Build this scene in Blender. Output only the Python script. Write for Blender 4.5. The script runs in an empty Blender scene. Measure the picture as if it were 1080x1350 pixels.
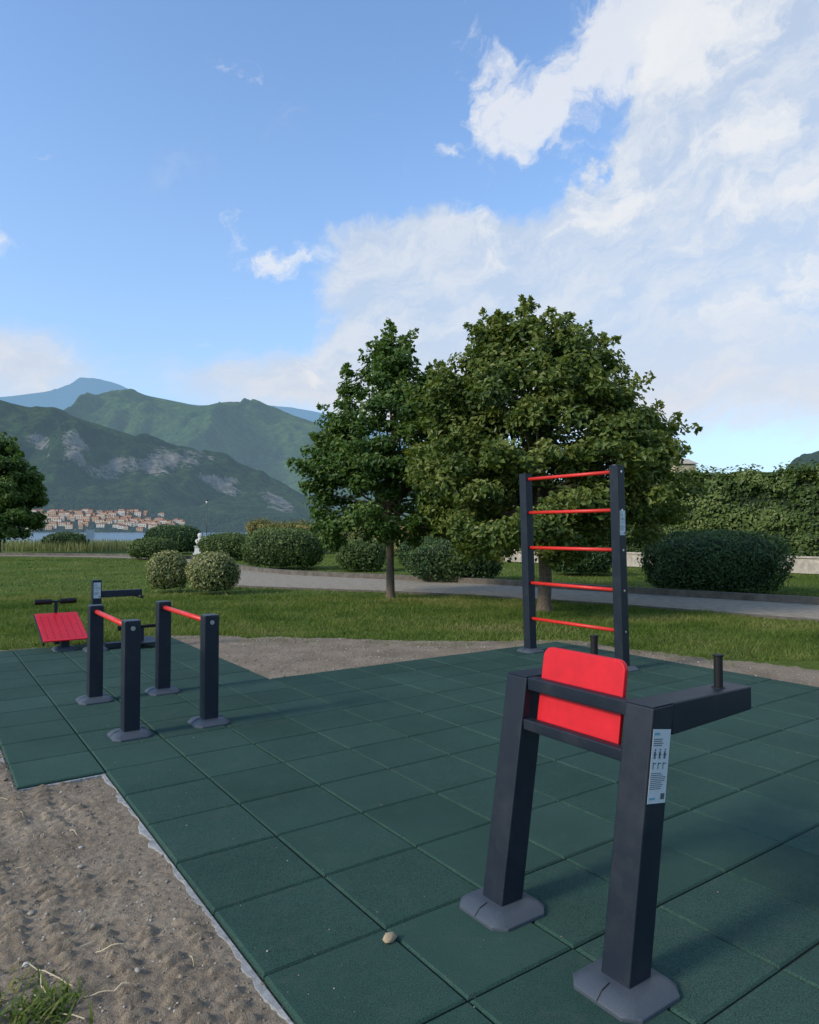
import bpy, math, random
import numpy as np
from mathutils import Vector, Matrix
random.seed(7); rng=np.random.default_rng(7)
S=bpy.context.scene
S.view_settings.view_transform='Standard'; S.view_settings.look='None'; S.view_settings.exposure=0
COL=S.collection
# ------------------------------------------------------------------ frame of the exercise mat
A=np.array([-.573,.819,0.]); B=np.array([.819,.573,0.]); O=np.array([-.791,2.853,0.])
def L(a,b,z=0.): return O+A*a+B*b+np.array([0,0,z])
# ------------------------------------------------------------------ noise
def _h(xi,yi,s):
    n=(xi*374761393+yi*668265263+s*1442695041)&0xffffffff
    n=((n^(n>>13))*1274126177)&0xffffffff
    return ((n^(n>>16))&0xffff)/65535.
def vn(x,y,s=0):
    x=np.asarray(x,float); y=np.asarray(y,float)
    xi=np.floor(x).astype(np.int64); yi=np.floor(y).astype(np.int64); fx=x-xi; fy=y-yi
    fx=fx*fx*(3-2*fx); fy=fy*fy*(3-2*fy)
    return (_h(xi,yi,s)*(1-fx)+_h(xi+1,yi,s)*fx)*(1-fy)+(_h(xi,yi+1,s)*(1-fx)+_h(xi+1,yi+1,s)*fx)*fy
def fbm(x,y,o=4,s=0):
    r=0;a=.5;t=0
    for i in range(o):
        r=r+a*vn(x*2**i,y*2**i,s+i*17);t+=a;a*=.5
    return r/t
def sstep(a,b,x):
    t=np.clip((x-a)/(b-a),0,1); return t*t*(3-2*t)
# ------------------------------------------------------------------ materials
def newmat(name):
    m=bpy.data.materials.new(name); m.use_nodes=True; nt=m.node_tree
    return m,nt,nt.nodes['Principled BSDF'],nt.nodes['Material Output']
def noise(nt,scale,detail=4,rough=.6,vec=None):
    n=nt.nodes.new('ShaderNodeTexNoise'); n.inputs['Scale'].default_value=scale; n.inputs['Detail'].default_value=detail; n.inputs['Roughness'].default_value=rough
    if vec is None:
        g=nt.nodes.new('ShaderNodeNewGeometry'); vec=g.outputs['Position']
    nt.links.new(vec,n.inputs['Vector']); return n.outputs['Fac']
def ramp(nt,fac,stops):
    r=nt.nodes.new('ShaderNodeValToRGB'); e=r.color_ramp.elements
    while len(e)<len(stops): e.new(.5)
    for i,(p,c) in enumerate(stops):
        e[i].position=p; e[i].color=(c[0],c[1],c[2],1)
    nt.links.new(fac,r.inputs['Fac']); return r.outputs['Color']
def mixc(nt,fac,c1,c2,mode='MIX'):
    m=nt.nodes.new('ShaderNodeMix'); m.data_type='RGBA'; m.blend_type=mode
    for k,v in ((0,fac),(6,c1),(7,c2)):
        if isinstance(v,(int,float)): m.inputs[k].default_value=v
        elif isinstance(v,tuple): m.inputs[k].default_value=(*v,1)
        else: nt.links.new(v,m.inputs[k])
    return m.outputs[2]
def mth(nt,op,a,b=None,c=None,clamp=False):
    n=nt.nodes.new('ShaderNodeMath'); n.operation=op; n.use_clamp=clamp
    for i,v in enumerate((a,b,c)):
        if v is None: continue
        if isinstance(v,(int,float)): n.inputs[i].default_value=v
        else: nt.links.new(v,n.inputs[i])
    return n.outputs[0]
def bump(nt,p,h,strength,dist):
    b=nt.nodes.new('ShaderNodeBump'); b.inputs['Strength'].default_value=strength; b.inputs['Distance'].default_value=dist
    nt.links.new(h,b.inputs['Height']); nt.links.new(b.outputs['Normal'],p.inputs['Normal'])
def attr(nt,name='rnd'):
    a=nt.nodes.new('ShaderNodeAttribute'); a.attribute_name=name; return a.outputs['Fac']
def simple(name,col,rough=.5,var=.25,sc=30,bs=.15,bd=.002,metal=0,spec=.5):
    m,nt,p,o=newmat(name)
    f=noise(nt,sc,4,.65)
    c=ramp(nt,f,[(.3,tuple(x*(1-var) for x in col)),(.7,tuple(x*(1+var) for x in col))])
    nt.links.new(c,p.inputs['Base Color']); p.inputs['Roughness'].default_value=rough; p.inputs['Metallic'].default_value=metal
    p.inputs['Specular IOR Level'].default_value=spec
    if bs: bump(nt,p,f,bs,bd)
    return m
def leafmat(name,stops,trans=.35,rough=.5,sc=.9,spec=.35):
    m,nt,p,o=newmat(name)
    r=attr(nt); f=noise(nt,sc,1,.6)
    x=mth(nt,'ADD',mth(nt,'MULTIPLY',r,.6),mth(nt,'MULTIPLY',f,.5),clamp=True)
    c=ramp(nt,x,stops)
    nt.links.new(c,p.inputs['Base Color']); p.inputs['Roughness'].default_value=rough; p.inputs['Specular IOR Level'].default_value=spec
    t=nt.nodes.new('ShaderNodeBsdfTranslucent'); cc=mixc(nt,1.,c,(1.3,1.35,.6),'MULTIPLY'); nt.links.new(cc,t.inputs['Color'])
    ms=nt.nodes.new('ShaderNodeMixShader'); ms.inputs[0].default_value=trans
    nt.links.new(p.outputs[0],ms.inputs[1]); nt.links.new(t.outputs[0],ms.inputs[2]); nt.links.new(ms.outputs[0],o.inputs[0])
    return m
def dusty(name,col,rough,spec):
    m,nt,p,o=newmat(name)
    f=noise(nt,240,3,.65); f2=noise(nt,6,6,.72)
    c=ramp(nt,f,[(.3,tuple(x*.8 for x in col)),(.7,tuple(x*1.25 for x in col))])
    d=mth(nt,'MULTIPLY',ramp(nt,f2,[(.48,(0,0,0)),(.75,(1,1,1))]),.10); c=mixc(nt,d,c,(.13,.125,.11))
    nt.links.new(c,p.inputs['Base Color']); p.inputs['Specular IOR Level'].default_value=spec
    nt.links.new(mth(nt,'ADD',mth(nt,'MULTIPLY',f2,.25),rough-.12),p.inputs['Roughness']); bump(nt,p,f,.15,.0006); return m
powder=dusty('powder_coated_steel',(.0070,.0125,.0215),.48,.35)
powder_lt=dusty('base_cover_plastic',(.052,.064,.078),.5,.35)
redpaint=simple('red_panel',(.55,.010,.018),.45,.1,18,.08,.0006,spec=.3)
redbar=simple('red_bar_paint',(.60,.03,.02),.4,.12,20,.05,.0005,spec=.35)
blackrub=simple('black_rubber',(.008,.008,.009),.6,.3,150,.3,.001,spec=.3)
steel=simple('bolt_steel',(.55,.55,.56),.3,.1,60,.0,.001,metal=1)
label_m=simple('label_white',(.50,.54,.55),.4,.05,30,0)
label_g=simple('label_print',(.07,.09,.10),.5,.1,30,0)
label_b=simple('label_band',(.14,.32,.40),.5,.1,30,0)
concrete=simple('concrete',(.25,.25,.24),.9,.35,35,.6,.004)
stone=simple('pale_stone',(.36,.32,.26),.9,.3,6,.7,.02)
bark=simple('bark',(.11,.085,.06),.95,.45,22,.9,.02)
marble=simple('white_marble',(.55,.53,.50),.6,.1,8,.2,.01)
# ------------------------------------------------------------------ mesh helpers
def mesh_np(name,v,f,mats,parent=None,origin=(0,0,0),smooth=False,rnd=None,attrs=None,vattrs=None,midx=None):
    v=np.asarray(v,float)-np.asarray(origin,float); me=bpy.data.meshes.new(name)
    if isinstance(f,np.ndarray):
        k=f.shape[1]; me.vertices.add(len(v)); me.vertices.foreach_set('co',v.ravel())
        me.loops.add(f.size); me.loops.foreach_set('vertex_index',f.ravel().astype(np.int32))
        me.polygons.add(len(f)); me.polygons.foreach_set('loop_start',np.arange(0,f.size,k,dtype=np.int32))
        me.polygons.foreach_set('loop_total',np.full(len(f),k,dtype=np.int32)); me.update(calc_edges=True)
    else:
        me.from_pydata([tuple(x) for x in v],[],f); me.update()
    me.validate()
    for m in (mats if isinstance(mats,(list,tuple)) else [mats]): me.materials.append(m)
    if midx is not None: me.polygons.foreach_set('material_index',np.asarray(midx,dtype=np.int32))
    me.polygons.foreach_set('use_smooth',np.full(len(me.polygons),bool(smooth)))
    if rnd is not None:
        a=me.attributes.new('rnd','FLOAT','FACE'); a.data.foreach_set('value',np.asarray(rnd,dtype=np.float32))
    for k_,val in (vattrs or {}).items():
        a=me.attributes.new(k_,'FLOAT','POINT'); a.data.foreach_set('value',np.asarray(val,dtype=np.float32))
    ob=bpy.data.objects.new(name,me); COL.objects.link(ob)
    if parent is not None: ob.parent=parent
    else: ob.location=tuple(origin)
    return ob
class Grp:
    def __init__(s,name,origin):
        s.o=np.array([origin[0],origin[1],origin[2] if len(origin)>2 else 0.],float)
        s.e=bpy.data.objects.new(name,None); s.e.location=tuple(s.o); s.e.empty_display_size=.3; COL.objects.link(s.e)
    def add(s,name,v,f,mat,bev=0,smooth=False,**k):
        ob=mesh_np(name,v,f,mat,parent=s.e,origin=s.o,smooth=smooth,**k)
        if bev:
            m=ob.modifiers.new('bevel','BEVEL'); m.width=bev; m.segments=2; m.limit_method='ANGLE'; m.angle_limit=.6
            ob.modifiers.new('wn','WEIGHTED_NORMAL'); ob.data.polygons.foreach_set('use_smooth',np.ones(len(ob.data.polygons),dtype=bool))
        return ob
    def prism(s,name,c0,c1,ax1,h1,ax2,h2,mat,bev=.005,h1b=None,h2b=None):
        h1b=h1 if h1b is None else h1b; h2b=h2 if h2b is None else h2b
        v=[]
        for c,x,y in((np.asarray(c0,float),h1,h2),(np.asarray(c1,float),h1b,h2b)):
            for sx,sy in((-1,-1),(1,-1),(1,1),(-1,1)): v.append(c+ax1*sx*x+ax2*sy*y)
        f=[(3,2,1,0),(4,5,6,7)]+[(i,(i+1)%4,4+(i+1)%4,4+i) for i in range(4)]
        return s.add(name,v,fixf(v,f),mat,bev)
    def tube(s,name,p0,p1,r,mat,n=20,r1=None,bev=0):
        p0=np.asarray(p0,float);p1=np.asarray(p1,float); r1=r if r1 is None else r1
        d=(p1-p0)/np.linalg.norm(p1-p0); u=np.cross(d,[0,0,1.]); 
        if np.linalg.norm(u)<.1: u=np.cross(d,[1.,0,0])
        u/=np.linalg.norm(u); w=np.cross(d,u)
        v=[];
        for c,rr in((p0,r),(p1,r1)):
            for i in range(n):
                t=2*math.pi*i/n; v.append(c+u*rr*math.cos(t)+w*rr*math.sin(t))
        f=[tuple(range(n))[::-1],tuple(range(n,2*n))]+[(i,(i+1)%n,n+(i+1)%n,n+i) for i in range(n)]
        ob=s.add(name,v,fixf(v,f),mat,bev)
        if not bev:
            for p in ob.data.polygons:
                if len(p.vertices)==4: p.use_smooth=True
        return ob
def fixf(v,f):
    c=np.mean(np.array(v),axis=0); out=[]
    for q in f:
        p=[np.array(v[i]) for i in q]; m=np.mean(p,axis=0); n=np.cross(p[1]-p[0],p[2]-p[0])
        out.append(tuple(q) if np.dot(n,m-c)>=0 else tuple(q)[::-1])
    return out
Z=np.array([0,0,1.])
MT=.032  # top of rubber mat
def foot(g,c,name='base_cover'):
    c=np.array([c[0],c[1],MT],float)
    v=[];rings=[(.142,.0,.045),(.142,.012,.045),(.118,.034,.034),(.078,.046,.02)]
    for h,z,ch in rings:
        for x,y in((h,-h+ch),(h,h-ch),(h-ch,h),(-h+ch,h),(-h,h-ch),(-h,-h+ch),(-h+ch,-h),(h-ch,-h)):
            v.append(c+A*x+B*y+Z*z)
    f=[tuple(range(24,32))]
    for r in range(3):
        for i in range(8): f.append((r*8+i,r*8+(i+1)%8,(r+1)*8+(i+1)%8,(r+1)*8+i))
    g.add(name,v,fixf(v,f),powder_lt,.003)
    for s_ in(-1,1):
        p0=c+B*s_*.079+Z*.047; p1=c+B*s_*.117+Z*.0365
        g.prism('cover_seam',p0,p1,A,.0015,Z,.0012,blackrub,0)
        p0=c+B*s_*.119+Z*.0345; p1=c+B*s_*.1425+Z*.0125
        g.prism('cover_seam',p0,p1,A,.0015,Z,.0012,blackrub,0)
# ------------------------------------------------------------------ ground
def gridmesh(xs,ys):
    X,Y=np.meshgrid(xs,ys,indexing='xy'); nx=len(xs); ny=len(ys)
    i=np.arange(nx-1)[None,:]+nx*np.arange(ny-1)[:,None]; i=i.ravel()
    return X.ravel(),Y.ravel(),np.stack([i,i+1,i+1+nx,i+nx],1)
lawn,nt,p,o=newmat('lawn_grass')
f1=noise(nt,.35,5,.6); f2=noise(nt,9,5,.75); f3=noise(nt,60,3,.7); f4=noise(nt,1.7,5,.7)
c=ramp(nt,f1,[(.3,(.06,.105,.017)),(.52,(.10,.15,.027)),(.72,(.14,.175,.042))])
c=mixc(nt,.7,c,ramp(nt,f2,[(.3,(.5,.5,.45)),(.7,(1.4,1.35,1.2))]),'MULTIPLY')
c=mixc(nt,mth(nt,'MULTIPLY',ramp(nt,f4,[(.55,(0,0,0)),(.75,(1,1,1))]),.5),c,(.16,.15,.07))
nt.links.new(c,p.inputs['Base Color']); p.inputs['Roughness'].default_value=.95; p.inputs['Specular IOR Level'].default_value=.1
bump(nt,p,mth(nt,'ADD',f2,f3),.8,.06)
xs=np.concatenate([np.linspace(-4000,-420,12),np.linspace(-400,400,161),np.linspace(420,4000,12)]); ys=np.concatenate([np.linspace(-300,-10,12),np.linspace(0,120,61),np.linspace(140,1000,20),np.linspace(1200,5500,8)])
X,Y,F=gridmesh(xs,ys)
shore=72+2*np.sin(X*.07)
zz=-.02-4.*sstep(0,10,Y-shore)*sstep(45,15,X-Y*.05)
mesh_np('ground',np.stack([X,Y,zz],1),F,lawn,smooth=True)
# lake
water,nt,p,o=newmat('lake_water'); p.inputs['Base Color'].default_value=(.17,.25,.30,1); p.inputs['Roughness'].default_value=.25
bump(nt,p,noise(nt,.5,4,.6),.8,.35)
X,Y,F=gridmesh(np.linspace(-4500,900,30),np.linspace(60,5000,30)); mesh_np('lake',np.stack([X,Y,X*0-1.1],1),F,water)
# ---- rubber tiles
V=[];Fq=[];R=[]
def tile(a0,a1,b0,b1):
    g=.0042;bv=.008; dz=random.uniform(-.0015,.0015); n=len(V)
    ja=random.uniform(-.0015,.0015); jb=random.uniform(-.0015,.0015)
    for h,(ins) in((.0,g),(MT-.008+dz,g),(MT+dz,g+bv)):
        for a,b in((a0+ins,b0+ins),(a0+ins,b1-ins),(a1-ins,b1-ins),(a1-ins,b0+ins)):
            V.append(L(a+ja,b+jb,h))
    r=random.random()
    fs=[(n+8,n+9,n+10,n+11)]
    for k in(0,4):
        for i in range(4): fs.append((n+k+i,n+k+(i+1)%4,n+k+4+(i+1)%4,n+k+4+i))
    for q in fs:
        P=[V[i] for i in q]; nn=np.cross(P[1]-P[0],P[2]-P[0]); m=np.mean(P,axis=0)-L((a0+a1)/2,(b0+b1)/2,.015)
        Fq.append(q if np.dot(nn,m)>0 else q[::-1]); R.append(r)
def inmat(i,j):
    if i<-7 or i>14 or j<-1 or j>12: return False
    if j==-1: return i>=4
    if j<4: return True
    return i<8
for i in range(-7,15):
    for j in range(-1,13):
        if inmat(i,j): tile(i*.5,i*.5+.5,j*.5,j*.5+(.25 if j==12 else .5))
rub,nt,p,o=newmat('rubber_granulate')
r=attr(nt); f1=noise(nt,1.3,4,.6); f2=noise(nt,280,2,.8); f3=noise(nt,14,5,.7); f5=noise(nt,.55,3,.6)
c=ramp(nt,mth(nt,'ADD',mth(nt,'MULTIPLY',r,.35),mth(nt,'MULTIPLY',f1,.7)),[(.25,(.0195,.051,.039)),(.8,(.030,.070,.055))])
c=mixc(nt,.9,c,ramp(nt,f2,[(.35,(.35,.35,.35)),(.5,(1,1,1)),(.68,(2.2,2.0,1.95))]),'MULTIPLY')
c=mixc(nt,.5,c,ramp(nt,f5,[(.35,(.7,.72,.72)),(.65,(1.25,1.22,1.2))]),'MULTIPLY')
dust=mth(nt,'MULTIPLY',ramp(nt,f3,[(.5,(0,0,0)),(.8,(1,1,1))]),.14)
c=mixc(nt,dust,c,(.14,.135,.11))
nt.links.new(c,p.inputs['Base Color']); p.inputs['Roughness'].default_value=.9; p.inputs['Specular IOR Level'].default_value=.2
bump(nt,p,f2,.7,.002)
mesh_np('rubber_tile_mat',V,np.array(Fq),rub,rnd=R)
ul=simple('underlay',(.006,.009,.009),.95,.3,30,0)
v=[];f=[]
for i in range(-7,15):
    for j in range(-1,13):
        if inmat(i,j):
            n=len(v); b1=j*.5+(.25 if j==12 else .5)
            e=.006
            aa0,aa1=i*.5+(e if not inmat(i-1,j) else 0),i*.5+.5-(e if not inmat(i+1,j) else 0)
            bb0,bb1=j*.5+(e if not inmat(i,j-1) else 0),b1-(e if not inmat(i,j+1) else 0)
            v+=[L(aa0,bb0,.017),L(aa0,bb1,.017),L(aa1,bb1,.017),L(aa1,bb0,.017)]; f.append((n,n+1,n+2,n+3))
mesh_np('mat_underlay',v,f,ul)
# ---- dirt / gravel area
DP=[(-8,-2),(-8,8.0),(-6.0,8.75),(-5.4,9.0),(-3.5,10.4),(-1,10.1),(.5,9.95),(2.3,10.0),(3.0,9.2),(4.55,7.7),(6.5,5.0),(9,1),(9,-2)]
def inpoly(x,y,P):
    ins=np.zeros(np.shape(x),bool); n=len(P)
    for i in range(n):
        x0,y0=P[i];x1,y1=P[(i+1)%n]
        if y0==y1: continue
        c_=((y0>y)!=(y1>y))&(x<(x1-x0)*(y-y0)/(y1-y0)+x0); ins^=c_
    return ins
def indirt(x,y):
    return inpoly(x+.35*(fbm(x*2.1,y*2.1,3,5)-.5)*1.,y+.5*(fbm(x*1.7,y*1.7,4,9)-.5),DP)
def ab(x,y):
    dx=x-O[0];dy=y-O[1]; return dx*A[0]+dy*A[1],dx*B[0]+dy*B[1]
def dirt_h(x,y):
    a,b=ab(x,y)
    wa=a+.05*(fbm(x*6,y*6,3,1)-.5); wb=b+.05*(fbm(x*6,y*6,3,2)-.5)
    # cleat prints left by the digger tracks
    lump=sstep(-.4,.7,np.sin(wa*2*math.pi/.075))*sstep(-.7,.5,np.sin(wb*2*math.pi/.14+np.sin(wa*9)*.6))
    tm=sstep(.30,.50,fbm(x*1.3+3,y*1.3,2,33))*.85+.15
    brk=.35+.65*sstep(.35,.6,fbm(x*11,y*11,2,61))
    h=.021*lump*tm*brk*(b<0)+.026*(fbm(x*7,y*7,5,3)-.5)+.017*(fbm(x*33,y*33,3,4)-.4)+.02*(fbm(x*1.5,y*1.5,2,8)-.5)
    near=np.where(b<0,np.clip(-b/.15,0,1),.35)
    return .008+h*(.3+.7*near)
xs=np.concatenate([np.arange(-8,-3,.12),np.arange(-3,-2.2,.03),np.arange(-2.2,-.1,.008),np.arange(-.1,3,.06),np.arange(3,9,.12)])
ys=np.concatenate([np.arange(-2,1.7,.15),np.arange(1.7,4.2,.008),np.arange(4.2,6,.03),np.arange(6,10.6,.05)])
X,Y,F=gridmesh(xs,ys); Zd=dirt_h(X,Y)
cx=X[F].mean(1); cy=Y[F].mean(1); a_,b_=ab(cx,cy)
inside=((b_>.15)&(b_<1.85)&(a_<7.3))|((b_>0.15)&(b_<6.1)&(a_<3.85))
keep=indirt(cx,cy)&~inside; F=F[keep]
a_,b_=ab(X,Y); 
undermat=((b_>0)&(b_<2)&(a_<7.5))|((b_>0)&(b_<6.25)&(a_<4))|((b_>-.5)&(b_<=0)&(a_>2)&(a_<7.5))
Zd=np.where(undermat,np.minimum(Zd,.004),Zd)
used=np.unique(F); remap=np.zeros(len(X),int); remap[used]=np.arange(len(used))
dirt,nt,p,o=newmat('dirt_gravel')
f1=noise(nt,2.2,4,.6); f2=noise(nt,45,4,.8); f3=noise(nt,220,2,.8)
c=ramp(nt,f1,[(.3,(.195,.152,.105)),(.7,(.31,.25,.18))])
c=mixc(nt,.85,c,ramp(nt,f2,[(.3,(.55,.52,.48)),(.5,(1,1,1)),(.72,(1.35,1.37,1.4))]),'MULTIPLY')
c=mixc(nt,.7,c,ramp(nt,f3,[(.3,(.55,.55,.55)),(.7,(1.4,1.4,1.4))]),'MULTIPLY')
nt.links.new(c,p.inputs['Base Color']); p.inputs['Roughness'].default_value=.95; p.inputs['Specular IOR Level'].default_value=.15
bump(nt,p,mth(nt,'ADD',f2,mth(nt,'MULTIPLY',f3,.5)),.9,.012)
mesh_np('dirt_ground',np.stack([X,Y,Zd],1)[used],remap[F],dirt,smooth=True)
v=[];f=[]
def edging(p0,p1,w0,ax):
    n=int(np.linalg.norm(p1-p0)/.015); base=len(v)
    for k in range(n+1):
        q=p0+(p1-p0)*k/n; w=w0*max(.02,1.9*float(fbm(q[0]*9,q[1]*9,5,21))-.45)
        v.append(q+Z*.002-ax*(-.003)); v.append(q+Z*.016-ax*(-.003)); v.append(q+Z*(.013+.004*random.random())+ax*w*.8); v.append(q-Z*.004+ax*w)
        if k:
            for m in range(3):
                b0=base+(k-1)*4+m; f.append((b0,b0+1,b0+5,b0+4))
edging(L(-3.5,-.004),L(2,-.004),.05,-B); edging(L(1.996,0),L(1.996,-.5),.03,-A); edging(L(2,-.504),L(7.5,-.504),.05,-B)
edging(L(7.5,2.004),L(4,2.004),.02,B); edging(L(4.004,2),L(4.004,6.25),.02,A)
mesh_np('concrete_edging',v,f,concrete)
# pebbles
def ico():
    t=(1+5**.5)/2; v=np.array([(-1,t,0),(1,t,0),(-1,-t,0),(1,-t,0),(0,-1,t),(0,1,t),(0,-1,-t),(0,1,-t),(t,0,-1),(t,0,1),(-t,0,-1),(-t,0,1)],float)
    v/=np.linalg.norm(v[0]); f=np.array([(0,11,5),(0,5,1),(0,1,7),(0,7,10),(0,10,11),(1,5,9),(5,11,4),(11,10,2),(10,7,6),(7,1,8),(3,9,4),(3,4,2),(3,2,6),(3,6,8),(3,8,9),(4,9,5),(2,4,11),(6,2,10),(8,6,7),(9,8,1)])
    return v,f
IV,IF=ico()
def pebbles(name,P,sz,mat):
    n=len(P); sc=sz[:,None]*rng.uniform(.6,1.2,(n,3)); sc[:,2]*=.6
    ang=rng.uniform(0,6.28,n); v=IV[None]*sc[:,None,:]*rng.uniform(.8,1.2,(n,12,1))
    x=v[...,0]*np.cos(ang)[:,None]-v[...,1]*np.sin(ang)[:,None]; y=v[...,0]*np.sin(ang)[:,None]+v[...,1]*np.cos(ang)[:,None]
    v=np.stack([x,y,v[...,2]],-1)+P[:,None,:]
    f=(IF[None]+12*np.arange(n)[:,None,None]).reshape(-1,3)
    return mesh_np(name,v.reshape(-1,3),f,mat,smooth=True,rnd=np.repeat(rng.random(n),20))
peb,nt,p,o=newmat('pebble'); c=ramp(nt,attr(nt),[(.0,(.15,.118,.082)),(.7,(.26,.215,.16)),(1,(.42,.39,.34))]); nt.links.new(c,p.inputs['Base Color']); p.inputs['Roughness'].default_value=.9; bump(nt,p,noise(nt,90,3),.5,.004)
N=13000; x=rng.uniform(-3,0,N); y=rng.uniform(1.6,5,N); a_,b_=ab(x,y); k=(b_<-.02)&~((a_>1.98)&(b_>-.52)); x=x[k];y=y[k]
sz=.002+.006*rng.random(len(x))**3+.013*(rng.random(len(x))>.988)
N2=11000; x2=rng.uniform(-4,6.5,N2); y2=rng.uniform(5,10.6,N2); a_,b_=ab(x2,y2); k=indirt(x2,y2)&~(((b_<2)&(a_<7.5))|((b_<6.25)&(a_<4))); x2=x2[k];y2=y2[k]
sz2=.004+.012*rng.random(len(x2))**3
X_=np.concatenate([x,x2]);Y_=np.concatenate([y,y2]); SZ=np.concatenate([sz,sz2])
pebbles('gravel',np.stack([X_,Y_,dirt_h(X_,Y_)+SZ*.2],1),SZ,peb)
st=simple('tan_stone',(.36,.27,.17),.85,.25,60,.5,.003)
P=np.array([(-.075,2.64,MT+.012)]); pebbles('stone',P,np.array([.026]),st)
P=[];
for _ in range(110):
    a=random.uniform(-2.5,3.5); b=abs(random.gauss(0,.4)); P.append(L(a,b,MT+.002))
for _ in range(90): P.append(L(random.uniform(-2,3.8),random.uniform(0,6),MT+.002))
P=np.array(P); pebbles('scattered_grit',P,.0018+.0035*rng.random(len(P))**3,peb)
# ------------------------------------------------------------------ foliage helpers
def leaves(C,Nn,ln,wd):
    n=len(C); r=rng.normal(size=(n,3)); t=np.cross(Nn,r); t/=np.linalg.norm(t,axis=1)[:,None]+1e-9; s=np.cross(Nn,t)
    ln=ln[:,None]*.5; wd=wd[:,None]*.5
    dn=Nn*ln*.35
    v=np.stack([C-t*ln-dn,C-s*wd,C+t*ln-dn,C+s*wd],1).reshape(-1,3)
    return v,np.arange(4*n).reshape(n,4)
def unit(n):
    r=rng.normal(size=(n,3)); return r/np.linalg.norm(r,axis=1)[:,None]
leaf_A=leafmat('leaf_tree_bright',[(.15,(.020,.042,.008)),(.42,(.072,.118,.020)),(.68,(.145,.180,.036)),(.95,(.25,.27,.085))],.32)
leaf_B=leafmat('leaf_tree_green',[(.15,(.018,.047,.008)),(.48,(.060,.122,.020)),(.9,(.14,.20,.045))],.32)
leaf_H=leafmat('leaf_hedge',[(.15,(.018,.042,.009)),(.48,(.068,.112,.024)),(.9,(.17,.21,.060))],.22)
leaf_D=leafmat('leaf_dark_shrub',[(.15,(.014,.038,.011)),(.5,(.042,.088,.024)),(.9,(.11,.16,.05))],.2)
leaf_V=leafmat('leaf_variegated',[(.15,(.06,.10,.025)),(.5,(.19,.21,.07)),(.85,(.44,.42,.22))],.2)
leaf_O=leafmat('leaf_autumn_hedge',[(.15,(.05,.08,.02)),(.5,(.14,.15,.04)),(.9,(.27,.22,.08))],.2)
core_m=simple('foliage_core',(.010,.022,.006),.95,.4,5,0)
def interp(z,prof):
    zs=[q[0] for q in prof]; rs=[q[1] for q in prof]; return np.interp(z,zs,rs)
def tube_path(pts,rad,n=8):
    v=[];f=[]
    pts=[np.array(q,float) for q in pts]
    for k,q in enumerate(pts):
        d=pts[min(k+1,len(pts)-1)]-pts[max(k-1,0)]; d/=np.linalg.norm(d)+1e-9
        u=np.cross(d,[.3,1,.1]);u/=np.linalg.norm(u);w=np.cross(d,u)
        for i in range(n):
            t=2*math.pi*i/n; v.append(q+(u*math.cos(t)+w*math.sin(t))*rad[k])
    for k in range(len(pts)-1):
        for i in range(n): f.append((k*n+i,k*n+(i+1)%n,(k+1)*n+(i+1)%n,(k+1)*n+i))
    return v,f
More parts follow.
